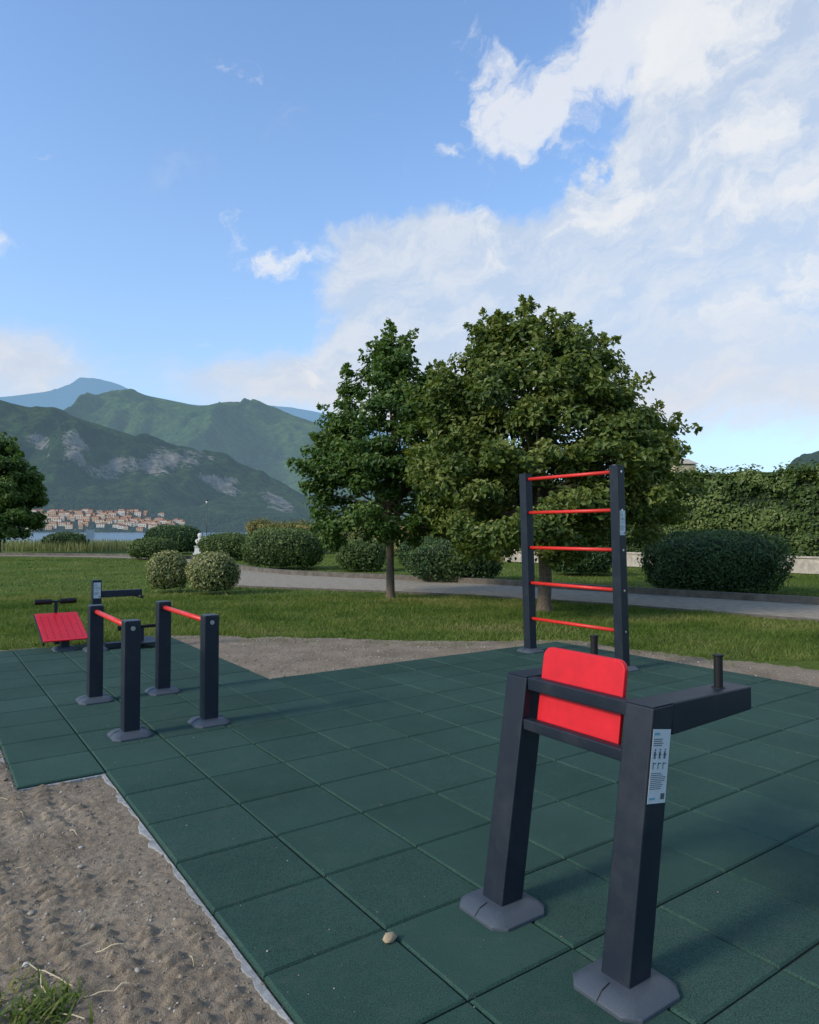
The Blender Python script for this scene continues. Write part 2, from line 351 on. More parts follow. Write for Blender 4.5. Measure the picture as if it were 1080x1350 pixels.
def tree(name,base,prof,mat,nclump,nleaf,ls,tr,fork,off=(0,0),cl=(.28,.55),seed=1,lob=.42,extra=()):
    global rng
    rng=np.random.default_rng(seed); rd=random.Random(seed)
    g=Grp(name,(base[0],base[1],0)); bx,by=base
    zmin=prof[0][0]; zmax=prof[-1][0]
    CC=[];CR=[]
    while len(CC)<nclump:
        z=rd.uniform(zmin,zmax); Rm=interp(z,prof)
        if rd.random()>Rm/max(q[1] for q in prof)+.15: continue
        th=rd.uniform(0,2*math.pi); Rl=Rm*(.80+lob*float(vn(math.cos(th)*1.7+seed*3+9,math.sin(th)*1.7+z*1.3,seed)))
        r=Rl*(rd.random()**.34)*.95
        ox=off[0]*(z-zmin)/(zmax-zmin); oy=off[1]*(z-zmin)/(zmax-zmin)
        CC.append((bx+ox+r*math.cos(th),by+oy+r*math.sin(th),z-.14*r+.1)); CR.append(rd.uniform(*cl)*(.65+.35*min(1,Rm/1.5)))
    for (ex,ey,ez,er,en) in extra:
        for _ in range(en):
            d=np.array([rd.gauss(0,1),rd.gauss(0,1),rd.gauss(0,.8)]); d=d/np.linalg.norm(d)*er*rd.random()**.4
            CC.append((bx+ex+d[0],by+ey+d[1],ez+d[2])); CR.append(rd.uniform(*cl)*.85)
    nclump=len(CC)
    CC=np.array(CC);CR=np.array(CR)
    vs=[];ns=[];rn=[]
    ctr=np.array([bx,by,(zmin+zmax)/2])
    for c,r in zip(CC,CR):
        n=int(nleaf*(r/.4)**2); u=unit(n); d=rng.random(n)**.4
        out=c-np.array([bx,by,c[2]]); ol=np.linalg.norm(out)+1e-6; out=out/ol
        p_=c+u*d[:,None]*r*np.array([1,1,.55]); 
        p_+=out*(rng.random(n)**2*.4*r)[:,None]; p_[:,2]-=rng.random(n)**3*.45*r
        nn=u*.6+np.array([0,0,.75])+out*.35+unit(n)*.7; nn/=np.linalg.norm(nn,axis=1)[:,None]
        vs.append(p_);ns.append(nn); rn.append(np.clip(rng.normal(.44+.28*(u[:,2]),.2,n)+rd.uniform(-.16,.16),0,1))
    for _ in range(int(nclump*.9)):
        k=rd.randrange(nclump); c=CC[k]; out=c-ctr; out/=np.linalg.norm(out)+1e-6
        d=out*.75+np.array([0,0,.3])+np.array([rd.gauss(0,.3),rd.gauss(0,.3),rd.gauss(0,.2)]); ln=rd.uniform(.12,.34)*CR[k]/.4; n=34
        t=rng.random(n)[:,None]; p_=c+d*(CR[k]*.7+ln*t)+unit(n)*.12*(1.15-t)*(ls/.1)
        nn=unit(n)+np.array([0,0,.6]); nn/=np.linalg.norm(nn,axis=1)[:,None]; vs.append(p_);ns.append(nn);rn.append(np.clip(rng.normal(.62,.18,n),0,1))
    P=np.concatenate(vs);Nn=np.concatenate(ns);Rn=np.concatenate(rn); n=len(P)
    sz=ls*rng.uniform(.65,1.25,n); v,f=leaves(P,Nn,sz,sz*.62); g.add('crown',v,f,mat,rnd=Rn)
    tv=[];tf=[]
    def addt(p_,r_):
        v_,f_=tube_path(p_,r_,9); o_=len(tv); tv.extend(v_); tf.extend([tuple(i+o_ for i in q) for q in f_])
    wob=[(rd.uniform(-.03,.03),rd.uniform(-.03,.03)) for _ in range(6)]
    zt=zmin+(zmax-zmin)*.72
    pts=[(bx,by,-.05),(bx+wob[0][0],by,.12),(bx+wob[1][0],by,fork*.5),(bx+wob[2][0],by,fork),(bx+off[0]*.3,by+off[1]*.3,(fork+zt)/2),(bx+off[0]*.7,by+off[1]*.7,zt)]
    addt(pts,[tr*1.45,tr*1.08,tr*.95,tr*.9,tr*.5,tr*.15])
    for k in rd.sample(range(nclump),min(nclump,46)):
        c=CC[k]; h0=rd.uniform(fork*.8,max(fork+.3,min(c[2]-.2,zt))); s0=np.array([bx+off[0]*.3,by,h0]); mid=(s0+c)/2+np.array([0,0,-.12+rd.uniform(-.1,.15)]); r0=tr*rd.uniform(.28,.5)
        addt([s0,mid,c],[r0,r0*.6,r0*.2])
    g.add('trunk_and_limbs',tv,tf,bark,smooth=True)
    return g
tree('linden_tree',(2.65,13.7),[(1.25,1.8),(1.9,2.5),(2.6,2.8),(3.4,2.65),(4.2,2.2),(4.9,1.65),(5.3,1.1),(5.6,.6)],leaf_A,410,195,.115,.13,1.3,off=(-.25,0),cl=(.24,.46),seed=3,
  extra=((-.75,-.2,5.15,.5,16),(.5,.1,5.0,.5,14),(1.8,-.3,3.3,.8,24),(2.0,-.2,2.3,.6,10),(-1.6,-.2,3.9,.6,14)))
tree('maple_tree',(-.43,16.4),[(1.45,1.5),(2.1,2.1),(2.8,2.25),(3.6,1.8),(4.4,1.4),(5.2,1.0),(5.7,.5),(6.0,.2)],leaf_B,265,180,.125,.095,1.9,off=(.1,0),cl=(.24,.44),seed=5,
  extra=((-1.6,-.2,3.1,.5,12),(-1.2,0,4.0,.4,7),(1.0,0,4.6,.5,12)))
tree('poplar_tree',(-28.3,48.),[(1.6,2.0),(2.8,2.8),(4.2,2.7),(5.6,2.1),(6.8,1.4),(7.8,.5)],leaf_B,150,120,.24,.2,1.9,cl=(.5,.85),seed=9)
def shrub(name,c,rx,ry,h,mat,n,ls,pw=2.6,seed=0,tone=0.):
    global rng
    rng=np.random.default_rng(seed+50)
    g=Grp(name,(c[0],c[1],0))
    def surf(u,k=1.):
        q=(np.abs(u[:,0])**pw+np.abs(u[:,1])**pw+np.abs(u[:,2])**pw)**(-1/pw)
        bl=1+.12*(fbm(u[:,0]*3+seed,u[:,1]*3+u[:,2]*2.3,3,seed)-.5)*2
        s=u*q[:,None]*bl[:,None]*k
        return np.stack([c[0]+s[:,0]*rx,c[1]+s[:,1]*ry,h*.5+s[:,2]*h*.5],1)
    bpyn=24;vv=[];ff=[]
    for i in range(13):
        ph=math.pi*i/12
        for j in range(bpyn):
            th=2*math.pi*j/bpyn; vv.append((math.sin(ph)*math.cos(th),math.sin(ph)*math.sin(th),math.cos(ph)))
    for i in range(12):
        for j in range(bpyn): ff.append((i*bpyn+j,(i+1)*bpyn+j,(i+1)*bpyn+(j+1)%bpyn,i*bpyn+(j+1)%bpyn))
    g.add('core',surf(np.array(vv)+1e-6,.88),ff,core_m,smooth=True)
    u=unit(n); u=u[u[:,2]>-.75]; P=surf(u,1.)+unit(len(u))*ls*.6; P+=(P-np.array([c[0],c[1],h*.5]))*(rng.normal(0,.035,len(u)))[:,None]
    P[:,2]=np.maximum(P[:,2],.03)
    nn=u+unit(len(u))*.7; nn/=np.linalg.norm(nn,axis=1)[:,None]; sz=ls*rng.uniform(.6,1.3,len(u))
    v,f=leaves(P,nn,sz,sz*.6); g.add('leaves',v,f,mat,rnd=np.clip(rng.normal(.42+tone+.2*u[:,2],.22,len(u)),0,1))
shrub('clipped_shrub',(-5.2,28.9),1.55,1.5,1.65,leaf_H,9000,.11,seed=1)
shrub('clipped_shrub',(1.42,22.2),1.4,1.2,1.25,leaf_D,9000,.10,3.2,seed=2)
shrub('clipped_shrub',(7.75,17.8),1.62,1.2,1.5,leaf_D,14000,.085,3.4,seed=3)
shrub('clipped_shrub',(6.1,25.),1.1,1.0,1.15,leaf_D,6000,.10,seed=4)
shrub('clipped_shrub',(-9.8,38.),1.5,1.3,1.4,leaf_H,6000,.13,seed=5)
shrub('clipped_shrub',(-14.3,39.),1.2,1.1,1.1,leaf_H,6000,.13,seed=6)
shrub('clipped_shrub',(-16.2,48),1.8,1.6,1.9,leaf_D,6000,.16,seed=7)
shrub('clipped_shrub',(-1.9,27.5),.9,.9,1.2,leaf_H,4500,.11,seed=8)
shrub('clipped_shrub',(.6,30.),1.0,.9,1.3,leaf_D,4000,.12,seed=12)
shrub('clipped_shrub',(-28.5,58.),1.7,1.3,1.35,leaf_D,4500,.2,2.2,seed=13)
shrub('variegated_shrub',(-6.25,18.1),.50,.48,1.02,leaf_V,4200,.075,2.1,seed=9)
shrub('variegated_shrub',(-4.93,17.5),.60,.5,1.0,leaf_V,4600,.075,2.1,seed=10)
# hedge
def hedge(name,pts,h,th,z0,mat,dens,ls,seed):
    global rng
    rng=np.random.default_rng(seed); g=Grp(name,(pts[0][0],pts[0][1],0)); cv=[];cf=[];P=[];Nn=[];RR=[]
    for k in range(len(pts)-1):
        p0=np.array([*pts[k],0.]);p1=np.array([*pts[k+1],0.]); ln=np.linalg.norm(p1-p0); d=(p1-p0)/ln; nrm=np.array([-d[1],d[0],0]); 
        if np.dot(nrm,-p0)<0: nrm=-nrm
        b=len(cv); t=th*.30
        for q in(p0,p1):
            cv+=[q+nrm*t+Z*z0,q-nrm*t+Z*z0,q-nrm*t+Z*(h-.35),q+nrm*t+Z*(h-.35)]
        cf+=[(b,b+1,b+5,b+4),(b+1,b+2,b+6,b+5),(b+2,b+3,b+7,b+6),(b+3,b,b+4,b+7),(b,b+3,b+2,b+1),(b+4,b+5,b+6,b+7)]
        n=int(ln*(h-z0)*dens); s=rng.random(n); zz_=rng.random(n)
        fo=fbm(s*ln*.9,zz_*h*1.1,4,seed)
        topz=h-.12+.75*(fbm(s*ln*.55,s*0,4,seed+5)-.5)
        off_=th*.5*(.1+1.8*fo)
        P.append(p0+d*(s*ln)[:,None]+nrm*(off_+rng.normal(0,.07,n))[:,None]+Z*(z0+zz_*(topz-z0))[:,None]); Nn.append(np.tile(nrm+Z*.4,(n,1)))
        RR.append(np.clip(rng.normal(.40,.2,n)+1.5*(fbm(s*ln*.35,zz_*h*.5,3,seed+8)-.5)+1.5*(fo-.5),0,1))  # leaf tint darkens in the face's hollows, their shade put into the colour
        n=int(ln*th*dens*2.6); s=rng.random(n); w=rng.uniform(-.5,.5,n)
        topz=h-.12+.75*(fbm(s*ln*.55,s*0,4,seed+5)-.5)
        P.append(p0+d*(s*ln)[:,None]+nrm*(w*th)[:,None]+Z*(topz-.45*rng.random(n)+rng.random(n)**6*.45*(fbm(s*ln*2,s*0,2,seed)>.45))[:,None]); Nn.append(np.tile(Z,(n,1)))
        RR.append(np.clip(rng.normal(.6,.2,n),0,1))
    P=np.concatenate(P);Nn=np.concatenate(Nn)+unit(len(P))*.6; Nn/=np.linalg.norm(Nn,axis=1)[:,None]
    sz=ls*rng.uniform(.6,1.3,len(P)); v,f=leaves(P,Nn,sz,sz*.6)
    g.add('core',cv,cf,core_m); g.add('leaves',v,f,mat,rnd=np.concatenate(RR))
hedge('tall_hedge',[(24,17.5),(17,25),(11.9,30.5),(5,38)],4.15,1.6,.5,leaf_H,250,.17,4)
hedge('low_hedge',[(5,38.2),(-3,46),(-13,58)],2.2,1.3,.1,leaf_O,180,.17,6)
g=Grp('stone_wall',(17,24)); v=[];
W=[(24.0,16.0),(16.4,23.8),(11.1,29.3),(4.3,36.6)]
for k in range(3):
    p0=np.array([*W[k],0.]);p1=np.array([*W[k+1],0.]); d=p1-p0; ln=np.linalg.norm(d); d/=ln; nr=np.array([-d[1],d[0],0])
    g.prism('wall_section',(p0+Z*.28),(p1-d*.003+Z*.28),nr,.14,Z,.28,stone,.01)
    g.prism('coping',(p0+Z*.595),(p1-d*.003+Z*.595),nr,.19,Z,.034,stone,.01)
# ------------------------------------------------------------------ path
pathm=simple('path_paving',(.27,.235,.18),.95,.25,5,.4,.01,spec=.1)
Lr=[(20,1),(14,6),(9.5,10.2),(7.0,12.2),(4.18,14.9),(1.5,16.8),(-.78,18.0),(-3,18.9),(-5.1,20),(-7.5,23.5),(-9.8,30),(-14.3,38.5),(-25,43),(-50,46.5)]
Ur=[(24,3),(17,8),(11.5,12.4),(8.7,14.9),(5.6,17.6),(2.6,20.4),(-.2,22.4),(-2.4,23.8),(-4.7,25.6),(-7.0,29),(-9.3,34.5),(-14,40.8),(-25,45),(-50,48.3)]
def dens(P,k=8):
    P=np.array(P,float); out=[]
    for i in range(len(P)-1):
        q0=P[max(i-1,0)];q1=P[i];q2=P[i+1];q3=P[min(i+2,len(P)-1)]
        for j in range(k):
            t=j/k; out.append(.5*((2*q1)+(-q0+q2)*t+(2*q0-5*q1+4*q2-q3)*t*t+(-q0+3*q1-3*q2+q3)*t**3))
    out.append(P[-1]); return np.array(out)
Ld=dens(Lr);Ud=dens(Ur); v=[];f=[]
for k in range(len(Ld)):
    v+=[(*Ld[k],-.004),(*(Ld[k]*.5+Ud[k]*.5),.008),(*Ud[k],-.004)]
    if k: b=(k-1)*3; f+=[(b,b+3,b+4,b+1),(b+1,b+4,b+5,b+2)]
mesh_np('path',v,f,pathm,smooth=True)
def kerb(name,P,w,h,mat):
    v=[];f=[]
    for k in range(len(P)):
        d=P[min(k+1,len(P)-1)]-P[max(k-1,0)]; d=d/np.linalg.norm(d); n_=np.array([-d[1],d[0]])
        for s,z in((-w,-.02),(-w,h),(w,h),(w,-.02)): v.append((*(P[k]+n_*s),z))
        if k:
            b=(k-1)*4
            for m in range(3): f.append((b+m,b+m+1,b+m+5,b+m+4))
    ob=mesh_np(name,v,f,mat)
kerb_m=simple('kerb_stone',(.11,.095,.075),.95,.4,4,.6,.02)
kerb('kerb',Ud,.09,.15,kerb_m); kerb('kerb',Ld,.05,.03,kerb_m)
# ------------------------------------------------------------------ grass blades
rng=np.random.default_rng(11)
pathpoly=[tuple(q) for q in Ld]+[tuple(q) for q in Ud[::-1]]
def blades(name,n,y0,y1,h0,h1,w,mat,accept,pw=2.):
    y=(y0**pw+(y1**pw-y0**pw)*rng.random(n))**(1/pw); x=(rng.random(n)*2-1)*(.66*y+1.2)
    k=accept(x,y); x=x[k];y=y[k]; n=len(x)
    tall=.25+1.5*fbm(x*1.6,y*1.6,4,77)**1.3
    h=rng.uniform(h0,h1,n)*tall; th=rng.uniform(0,2*math.pi,n); ww=w*rng.uniform(.6,1.3,n)
    dx=np.cos(th)*ww;dy=np.sin(th)*ww; lx=rng.normal(0,.6,n)*h; ly=rng.normal(0,.6,n)*h
    z0=np.full(n,-.02)
    v=np.stack([np.stack([x-dx,y-dy,z0],1),np.stack([x+dx,y+dy,z0],1),np.stack([x+lx,y+ly,z0+h],1)],1).reshape(-1,3)
    r=np.clip(rng.normal(.48,.2,n)+1.7*(fbm(x*.5,y*.8,4,88)-.5)+.8*(fbm(x*2.5,y*2.5,3,99)-.5),0,1)
    return mesh_np(name,v,np.arange(3*n).reshape(n,3),mat,rnd=r)
gm=leafmat('grass_blade',[(.15,(.038,.078,.014)),(.42,(.090,.145,.026)),(.7,(.155,.19,.045)),(.95,(.24,.22,.09))],.3,.7,.5,.12)
acc=lambda x,y:(~indirt(x,y))&(~inpoly(x,y,pathpoly))
blades('grass',120000,8.5,17,.04,.09,.007,gm,acc,1.4)
blades('lawn_grass_far',55000,17,46,.05,.09,.016,gm,acc,1.6)
acc2=lambda x,y:indirt(x,y)&~indirt(x,y+.45)&(fbm(x*3,y*3,2,4)>.45)
blades('grass_tufts',60000,8,11.5,.03,.09,.006,gm,acc2,1.)
def tuft(name,c,n,h,r,mat,w=.0035):
    v=[];f=[];rn=[]
    for _ in range(n):
        th=random.uniform(0,6.28); q=np.array([c[0]+random.gauss(0,r),c[1]+random.gauss(0,r),.005]); d=np.array([math.cos(th),math.sin(th),0]); s=np.array([-d[1],d[0],0]); hh=h*random.uniform(.4,1.1); ln=random.uniform(.3,1.1)*hh; b=len(v); rr=random.random()
        for k in range(5):
            t=k/4; c_=q+d*ln*t*t+Z*hh*(t-.35*t*t); ww=w*(1-t)**.6+.0004; v+=[c_-s*ww,c_+s*ww]
            if k: f.append((b+2*k-2,b+2*k-1,b+2*k+1,b+2*k)); rn.append(rr)
    mesh_np(name,v,f,mat,rnd=rn)
tuft('grass_tuft',(-1.19,2.27),190,.085,.055,gm,.005); tuft('grass_tuft',(-1.36,2.40),60,.05,.06,gm,.004); tuft('grass_tuft',(-.72,1.98),30,.05,.03,gm)
straw=simple('dry_straw',(.44,.37,.23),.8,.2,50,0)
v=[];f=[]
def strand(x,y,ln,th,w=.0022,curve=.2):
    b=len(v)
    for k in range(7):
        t=k/6; a=th+curve*t; q=np.array([x+math.cos(a)*ln*t,y+math.sin(a)*ln*t,.0]); q[2]=float(dirt_h(q[0],q[1]))+.008+.008*math.sin(3*t); s=np.array([-math.sin(a),math.cos(a),0.])*w
        v.extend([q-s,q+s,q+Z*.003])
        if k:
            for m,n_ in((0,1),(1,2),(2,0)): f.append((b+3*k-3+m,b+3*k-3+n_,b+3*k+n_,b+3*k+m))
for q in[(-1.34,2.50,.22,-.3),(-1.22,2.63,.14,.5),(-1.28,2.47,.16,-1.2),(-1.15,2.6,.12,-.2),(-1.08,2.36,.14,.1),(-1.29,2.66,.1,1.),(-1.25,2.36,.26,-.7)]: strand(*q,curve=random.uniform(-.5,.5))
for _ in range(45):
    x=random.uniform(-2.6,-.7); y=random.uniform(2.1,4.2); a,b=ab(x,y)
    if b<-.1 and not(a>1.9 and b>-.6): strand(x,y,random.uniform(.02,.08),random.uniform(0,6.28),.0012)
mesh_np('straw',v,f,straw)
# reeds
rm=leafmat('reed',[(.2,(.07,.10,.03)),(.5,(.17,.19,.07)),(.9,(.33,.31,.15))],.25)
n=22000; y=rng.uniform(54,68,n); x=rng.uniform(-62,-17,n); k=(fbm(x*.15,y*.15,2,4)>.3); x=x[k];y=y[k];n=len(x); h=rng.uniform(.45,.95,n)*(.62+.62*fbm(x*.3,y*.3,2,9)); th=rng.uniform(0,6.28,n)
v=np.stack([np.stack([x-np.cos(th)*.05,y-np.sin(th)*.05,0*x-.3],1),np.stack([x+np.cos(th)*.05,y+np.sin(th)*.05,0*x-.3],1),np.stack([x+rng.normal(0,.12,n),y,h],1)],1).reshape(-1,3)
mesh_np('reeds',v,np.arange(3*n).reshape(n,3),rm,rnd=rng.random(n))
# ------------------------------------------------------------------ EQUIPMENT
P2=np.array([-2.09,5.26,0]);P4=P2+.60*B;P1=P2+1.30*A;P3=P4+1.30*A
g=Grp('parallel_bars',P2)
for i,q in enumerate((P1,P2,P3,P4)):
    foot(g,q); g.prism('post_%d'%(i+1),q+Z*(MT+.04),q+Z*.885,A,.058,B,.058,powder,.006)
    g.prism('post_cap_%d'%(i+1),q+Z*.8855,q+Z*.892,A,.054,B,.054,powder_lt,.002)
for q,w in((P2,P1),(P4,P3)):
    g.tube('bar',q+A*.059+Z*.835,w-A*.059+Z*.835,.0205,redbar)
    g.tube('bolt',q-A*.0585+Z*.835,q-A*.064+Z*.835,.017,steel,18)
    g.tube('collar',q+A*.0585+Z*.835,q+A*.066+Z*.835,.03,powder,18); g.tube('collar',w-A*.0585+Z*.835,w-A*.066+Z*.835,.03,powder,18)
R0=np.array([2.35,7.74,0]);L0=R0+1.42*A; lean=-B*.075
g=Grp('climbing_ladder',R0); HT=2.285
def at(q,z): return q+lean*(z/HT)+Z*z
for n_,q in(('right_post',R0),('left_post',L0)):
    foot(g,q); g.prism(n_,at(q,MT+.04),at(q,HT-.012),A,.058,B,.058,powder,.006); g.prism(n_+'_cap',at(q,HT-.0115),at(q,HT),A,.055,B,.055,powder,.003)
for z in(.455,.905,1.35,1.79,2.215):
    g.tube('rung',at(R0,z)+A*.059,at(L0,z)-A*.059,.0205,redbar)
    g.tube('bolt',at(R0,z)-A*.0585,at(R0,z)-A*.063,.013,steel,14)
def label(g,c,ux,uz,n,w,h):
    c=np.asarray(c,float)
    def rect(nm,x0,x1,z0,z1,k,m):
        v=[c+ux*x+uz*z_+n*k for x,z_ in((x0,z0),(x1,z0),(x1,z1),(x0,z1))]
        v2=[q-n*.0006 for q in v]; vv=v+v2
        g.add(nm,vv,fixf(vv,[(0,1,2,3),(7,6,5,4),(0,1,5,4),(1,2,6,5),(2,3,7,6),(3,0,4,7)]),m)
    rect('label',-w/2,w/2,-h/2,h/2,.0015,label_m)
    rect('label_band',-w*.44,-w*.12,h*.42,h*.455,.0022,label_b)
    rd=random.Random(4)
    for k in range(4): rect('label_print',-w*.44,w*(.0+rd.random()*.3),h*(.36-k*.028),h*(.371-k*.028),.0022,label_g)
    for k in range(3):
        x=(-.3+k*.28)*w; rect('label_print',x-.006,x+.003,h*.10,h*.2,.0022,label_g); rect('label_print',x-.009,x+.008,h*.15,h*.163,.0022,label_g); rect('label_print',x-.003,x+.003,h*.21,h*.235,.0022,label_g)
        rect('label_print',x-.008,x-.004,h*-.04,h*.05,.0022,label_g); rect('label_print',x-.004,x+.009,h*.03,h*.045,.0022,label_g)
    for k in range(9): rect('label_print',-w*.44,w*(.1+rd.random()*.33),h*(-.10-k*.026),h*(-.091-k*.026),.0022,label_g)
    rect('label_print',w*.2,w*.42,-h*.45,-h*.37,.0022,label_g); rect('label_band',-w*.44,-w*.1,-h*.45,-h*.42,.0022,label_b)
label(g,at(R0,1.65)-A*.058,B,Z,-A,.09,.27)
RB=np.array([.714,2.37,0]);LB=RB+.605*A; H=.965; sl=.155
def leg(q,z): return q+B*sl*(z/H)+Z*z
g=Grp('knee_raise_station',RB)
hw=.058
for n_,q in(('right',RB),('left',LB)):
    foot(g,q+B*.008)
    g.prism(n_+'_leg',leg(q,MT+.035),leg(q,H-.006),A,hw,B,hw,powder,.006)
    c0=leg(q,H-.058)+B*(hw+.001); c1=c0+B*.51+Z*.004
    g.prism(n_+'_arm',c0,c1,A,hw-.001,Z,.056,powder,.006,h2b=.045)
    g.prism(n_+'_top_plate',leg(q,H-.0055)-B*.0,leg(q,H-.002),A,hw-.002,B,hw-.002,powder,.001)
    gp=leg(q,H)+B*(.425)-Z*.012
    g.tube(n_+'_grip',gp,gp+Z*.125,.0165,blackrub,24,bev=.002); g.tube(n_+'_grip_flange',gp+Z*.0,gp+Z*.008,.025,blackrub,24); g.tube(n_+'_grip_tip',gp+Z*.125,gp+Z*.132,.020,blackrub,24,bev=.002)
    # horizontal grip fixed to the outer end, pointing across the arm
    e=c1-A*.0+B*.004-Z*.012
    g.tube(n_+'_end_grip',e+A*.02,e+B*.03+A*.02,.012,powder,16); g.tube(n_+'_end_cap',e+B*.03-A*.03+A*.02,e+B*.03+A*.09,.0165,blackrub,20,bev=.002)
for z,nm,t in((H-.030,'upper_rail',.026),(.775,'lower_rail',.022)):
    c0=leg(RB,z)+A*hw*1.0-B*.028; c1=leg(LB,z)-A*hw*1.0-B*.028
    g.prism(nm,c0,c1,B,.022,Z,t,powder,.005)
def rounded(cx,hx,z0,z1,r,n=8):
    pts=[]
    for (x,z,a0) in((cx+hx-r,z1-r,0),(cx-hx+r,z1-r,90),(cx-hx+r,z0+r,180),(cx+hx-r,z0+r,270)):
        for k in range(n+1):
            a=math.radians(a0+90*k/n); pts.append((x+r*math.cos(a),z+r*math.sin(a)))
    return pts
def pad(name,z0,z1,off,th,mat):
    pts=rounded(.315,.203,z0,z1,.04); v=[]
    for k in(0,1):
        for x,z in pts: v.append(leg(RB,z)+A*x+B*(off+k*th))
    n=len(pts); f=[tuple(range(n)),tuple(range(n,2*n))]+[(i,(i+1)%n,n+(i+1)%n,n+i) for i in range(n)]
    g.add(name,v,fixf(v,f),mat,.004)
pad('back_pad',.745,1.085,-.004,.022,redpaint)
for x in(.17,.46):
    for z in(.80,.93): 
        c=leg(RB,z)+A*x+B*.0185; g.tube('pad_bolt',c,c+B*.006,.01,steel,12)
uz=(B*sl/H+Z); uz/=np.linalg.norm(uz)
ux=B-uz*np.dot(B,uz); ux/=np.linalg.norm(ux)
label(g,leg(RB,.762)-A*hw+B*.0,ux,uz,-A,.098,.245)
# sit-up bench
NB=np.array([-4.57,8.76,0.])
g=Grp('sit_up_bench',NB+B*.26)
n0=NB+Z*.17; n1=NB+A*.88+Z*.43
ax=(n1-n0)/np.linalg.norm(n1-n0); up=np.cross(ax,B); up=up if up[2]>0 else -up
g.prism('board_plate',n0+B*.26,n1+B*.26,B,.26,up,.008,redpaint,.003)
slot=simple('slot_dark',(.22,.008,.010),.6,.1,20,0)
for j in range(9):
    for i in range(6):
        c=n0+ax*(.09+j*.085)+B*(.055+i*.082)+up*.0082
        g.prism('slot',c-ax*.024,c+ax*.024,B,.006,up,.0012,slot,0)
for e in(0.,.52): g.prism('side_rail',n0+B*e-up*.03,n1+B*e-up*.03,B,.012,up,.02,powder,.003)
c=NB+B*.26+A*.15; foot(g,c); g.prism('front_post',c+Z*.06,c+Z*.17,A,.05,B,.05,powder,.005)
c=NB+B*.26+A*.72; g.prism('rear_post',c+Z*MT,c+Z*.36,A,.05,B,.05,powder,.005)
c=n1+B*.26+A*.03; g.prism('roller_post',c-Z*.1,c+Z*.17,A,.02,B,.02,powder,.003)
for s in(-1,1):
    g.tube('foot_roller',c+Z*.16+B*s*.05,c+Z*.16+B*s*.26,.036,blackrub,20,bev=.004); g.tube('roller_axle',c+Z*.16+B*s*.02,c+Z*.16+B*s*.05,.015,powder,12)
C=np.array([-4.03,9.0,0.])
g=Grp('leg_press_station',C)
foot(g,C); g.prism('post',C+Z*.07,C+Z*.93,A,.055,B,.055,powder,.006)
g.prism('arm',C+B*.056+Z*.745,C+B*.56+Z*.745,A,.04,Z,.042,powder,.005)
g.tube('arm_grip',C+B*.52-A*.2+Z*.70,C+B*.52+A*.2+Z*.70,.02,blackrub)
label(g,C-A*.0555+Z*.80,B,Z,-A,.085,.2)
q=C+B*.55; g.prism('base_beam',C+B*.12+Z*.075,q+Z*.075,A,.05,Z,.035,powder,.006)
g.prism('low_column',q+Z*.04,q+Z*.27,A,.04,B,.04,powder,.004)
g.tube('low_grip',q+Z*.29-B*.28,q+Z*.29+B*.2,.022,blackrub)
for s in(-.28,.2):
    g.tube('grip_knob',q+Z*.29+B*s,q+Z*.29+B*(s+.03),.032,blackrub,20)
g.prism('foot_plate',q-A*.25+Z*.10,q+A*.2+Z*.12,B,.2,Z,.008,powder,.002)
# ------------------------------------------------------------------ park furniture, far
xx=np.array([1.,0,0]);yy=np.array([0,1.,0])
lampm=simple('lamp_green',(.05,.06,.06),.5,.2,5,0); glass=simple('lamp_glass',(.5,.5,.48),.3,.1,5,0)
g=Grp('street_lamp',(-15.4,53,0)); c=np.array([-15.4,53,0.])
g.tube('base',c,c+Z*.4,.07,lampm); g.tube('pole',c+Z*.4,c+Z*3.6,.035,lampm,r1=.025); g.tube('lantern',c+Z*3.6,c+Z*3.85,.06,glass,8,r1=.10); g.tube('lantern_roof',c+Z*3.855,c+Z*3.98,.13,lampm,8,r1=.04)
c=np.array([-23.3,51.,0.]); g=Grp('information_sign',c)
g.tube('pole_1',c-xx*.25,c-xx*.25+Z*1.7,.03,steel,8); g.tube('pole_2',c+xx*.25,c+xx*.25+Z*1.7,.03,steel,8); g.prism('panel',c-yy*.05+Z*.95,c-yy*.05+Z*1.65,xx,.3,yy,.02,label_m,.005)
c=np.array([-13.8,46.,0.]); g=Grp('marble_bust_statue',c)
g.prism('plinth',c,c+Z*.12,xx,.36,yy,.36,marble,.01); g.prism('pedestal',c+Z*.12,c+Z*.52,xx,.29,yy,.29,marble,.01,h1b=.26,h2b=.26); g.prism('pedestal_cap',c+Z*.52,c+Z*.58,xx,.31,yy,.31,marble,.01)
def lathe(g,nm,c,prof,mat,sx=1,sy=1,n=16):
    v=[];f=[]
    for r,z in prof:
        for i in range(n): t=2*math.pi*i/n; v.append(c+np.array([r*math.cos(t)*sx,r*math.sin(t)*sy,z]))
    for k in range(len(prof)-1):
        for i in range(n): f.append((k*n+i,k*n+(i+1)%n,(k+1)*n+(i+1)%n,(k+1)*n+i))
    g.add(nm,v,f,mat,smooth=True)
lathe(g,'bust',c+Z*.58,[(.15,0),(.20,.08),(.28,.2),(.33,.32),(.29,.40),(.15,.46),(.11,.52),(.12,.56),(.16,.62),(.17,.70),(.15,.78),(.09,.84),(0.001,.86)],marble,1,.7)
wallm=simple('plaster',(.42,.35,.23),.9,.1,1,.1); roofm=simple('terracotta_roof',(.25,.12,.07),.9,.35,3,.5,.05); winm=simple('window_dark',(.03,.035,.04),.2,.1,3,0)
c=np.array([19.75,51,0.]); g=Grp('house',c); g.prism('walls',c,c+Z*6.3,xx,.75,yy,1.2,wallm,0)
g.prism('roof',c+Z*6.36,c+Z*6.75,xx,.9,yy,1.35,stone,0,h1b=.35,h2b=.8)
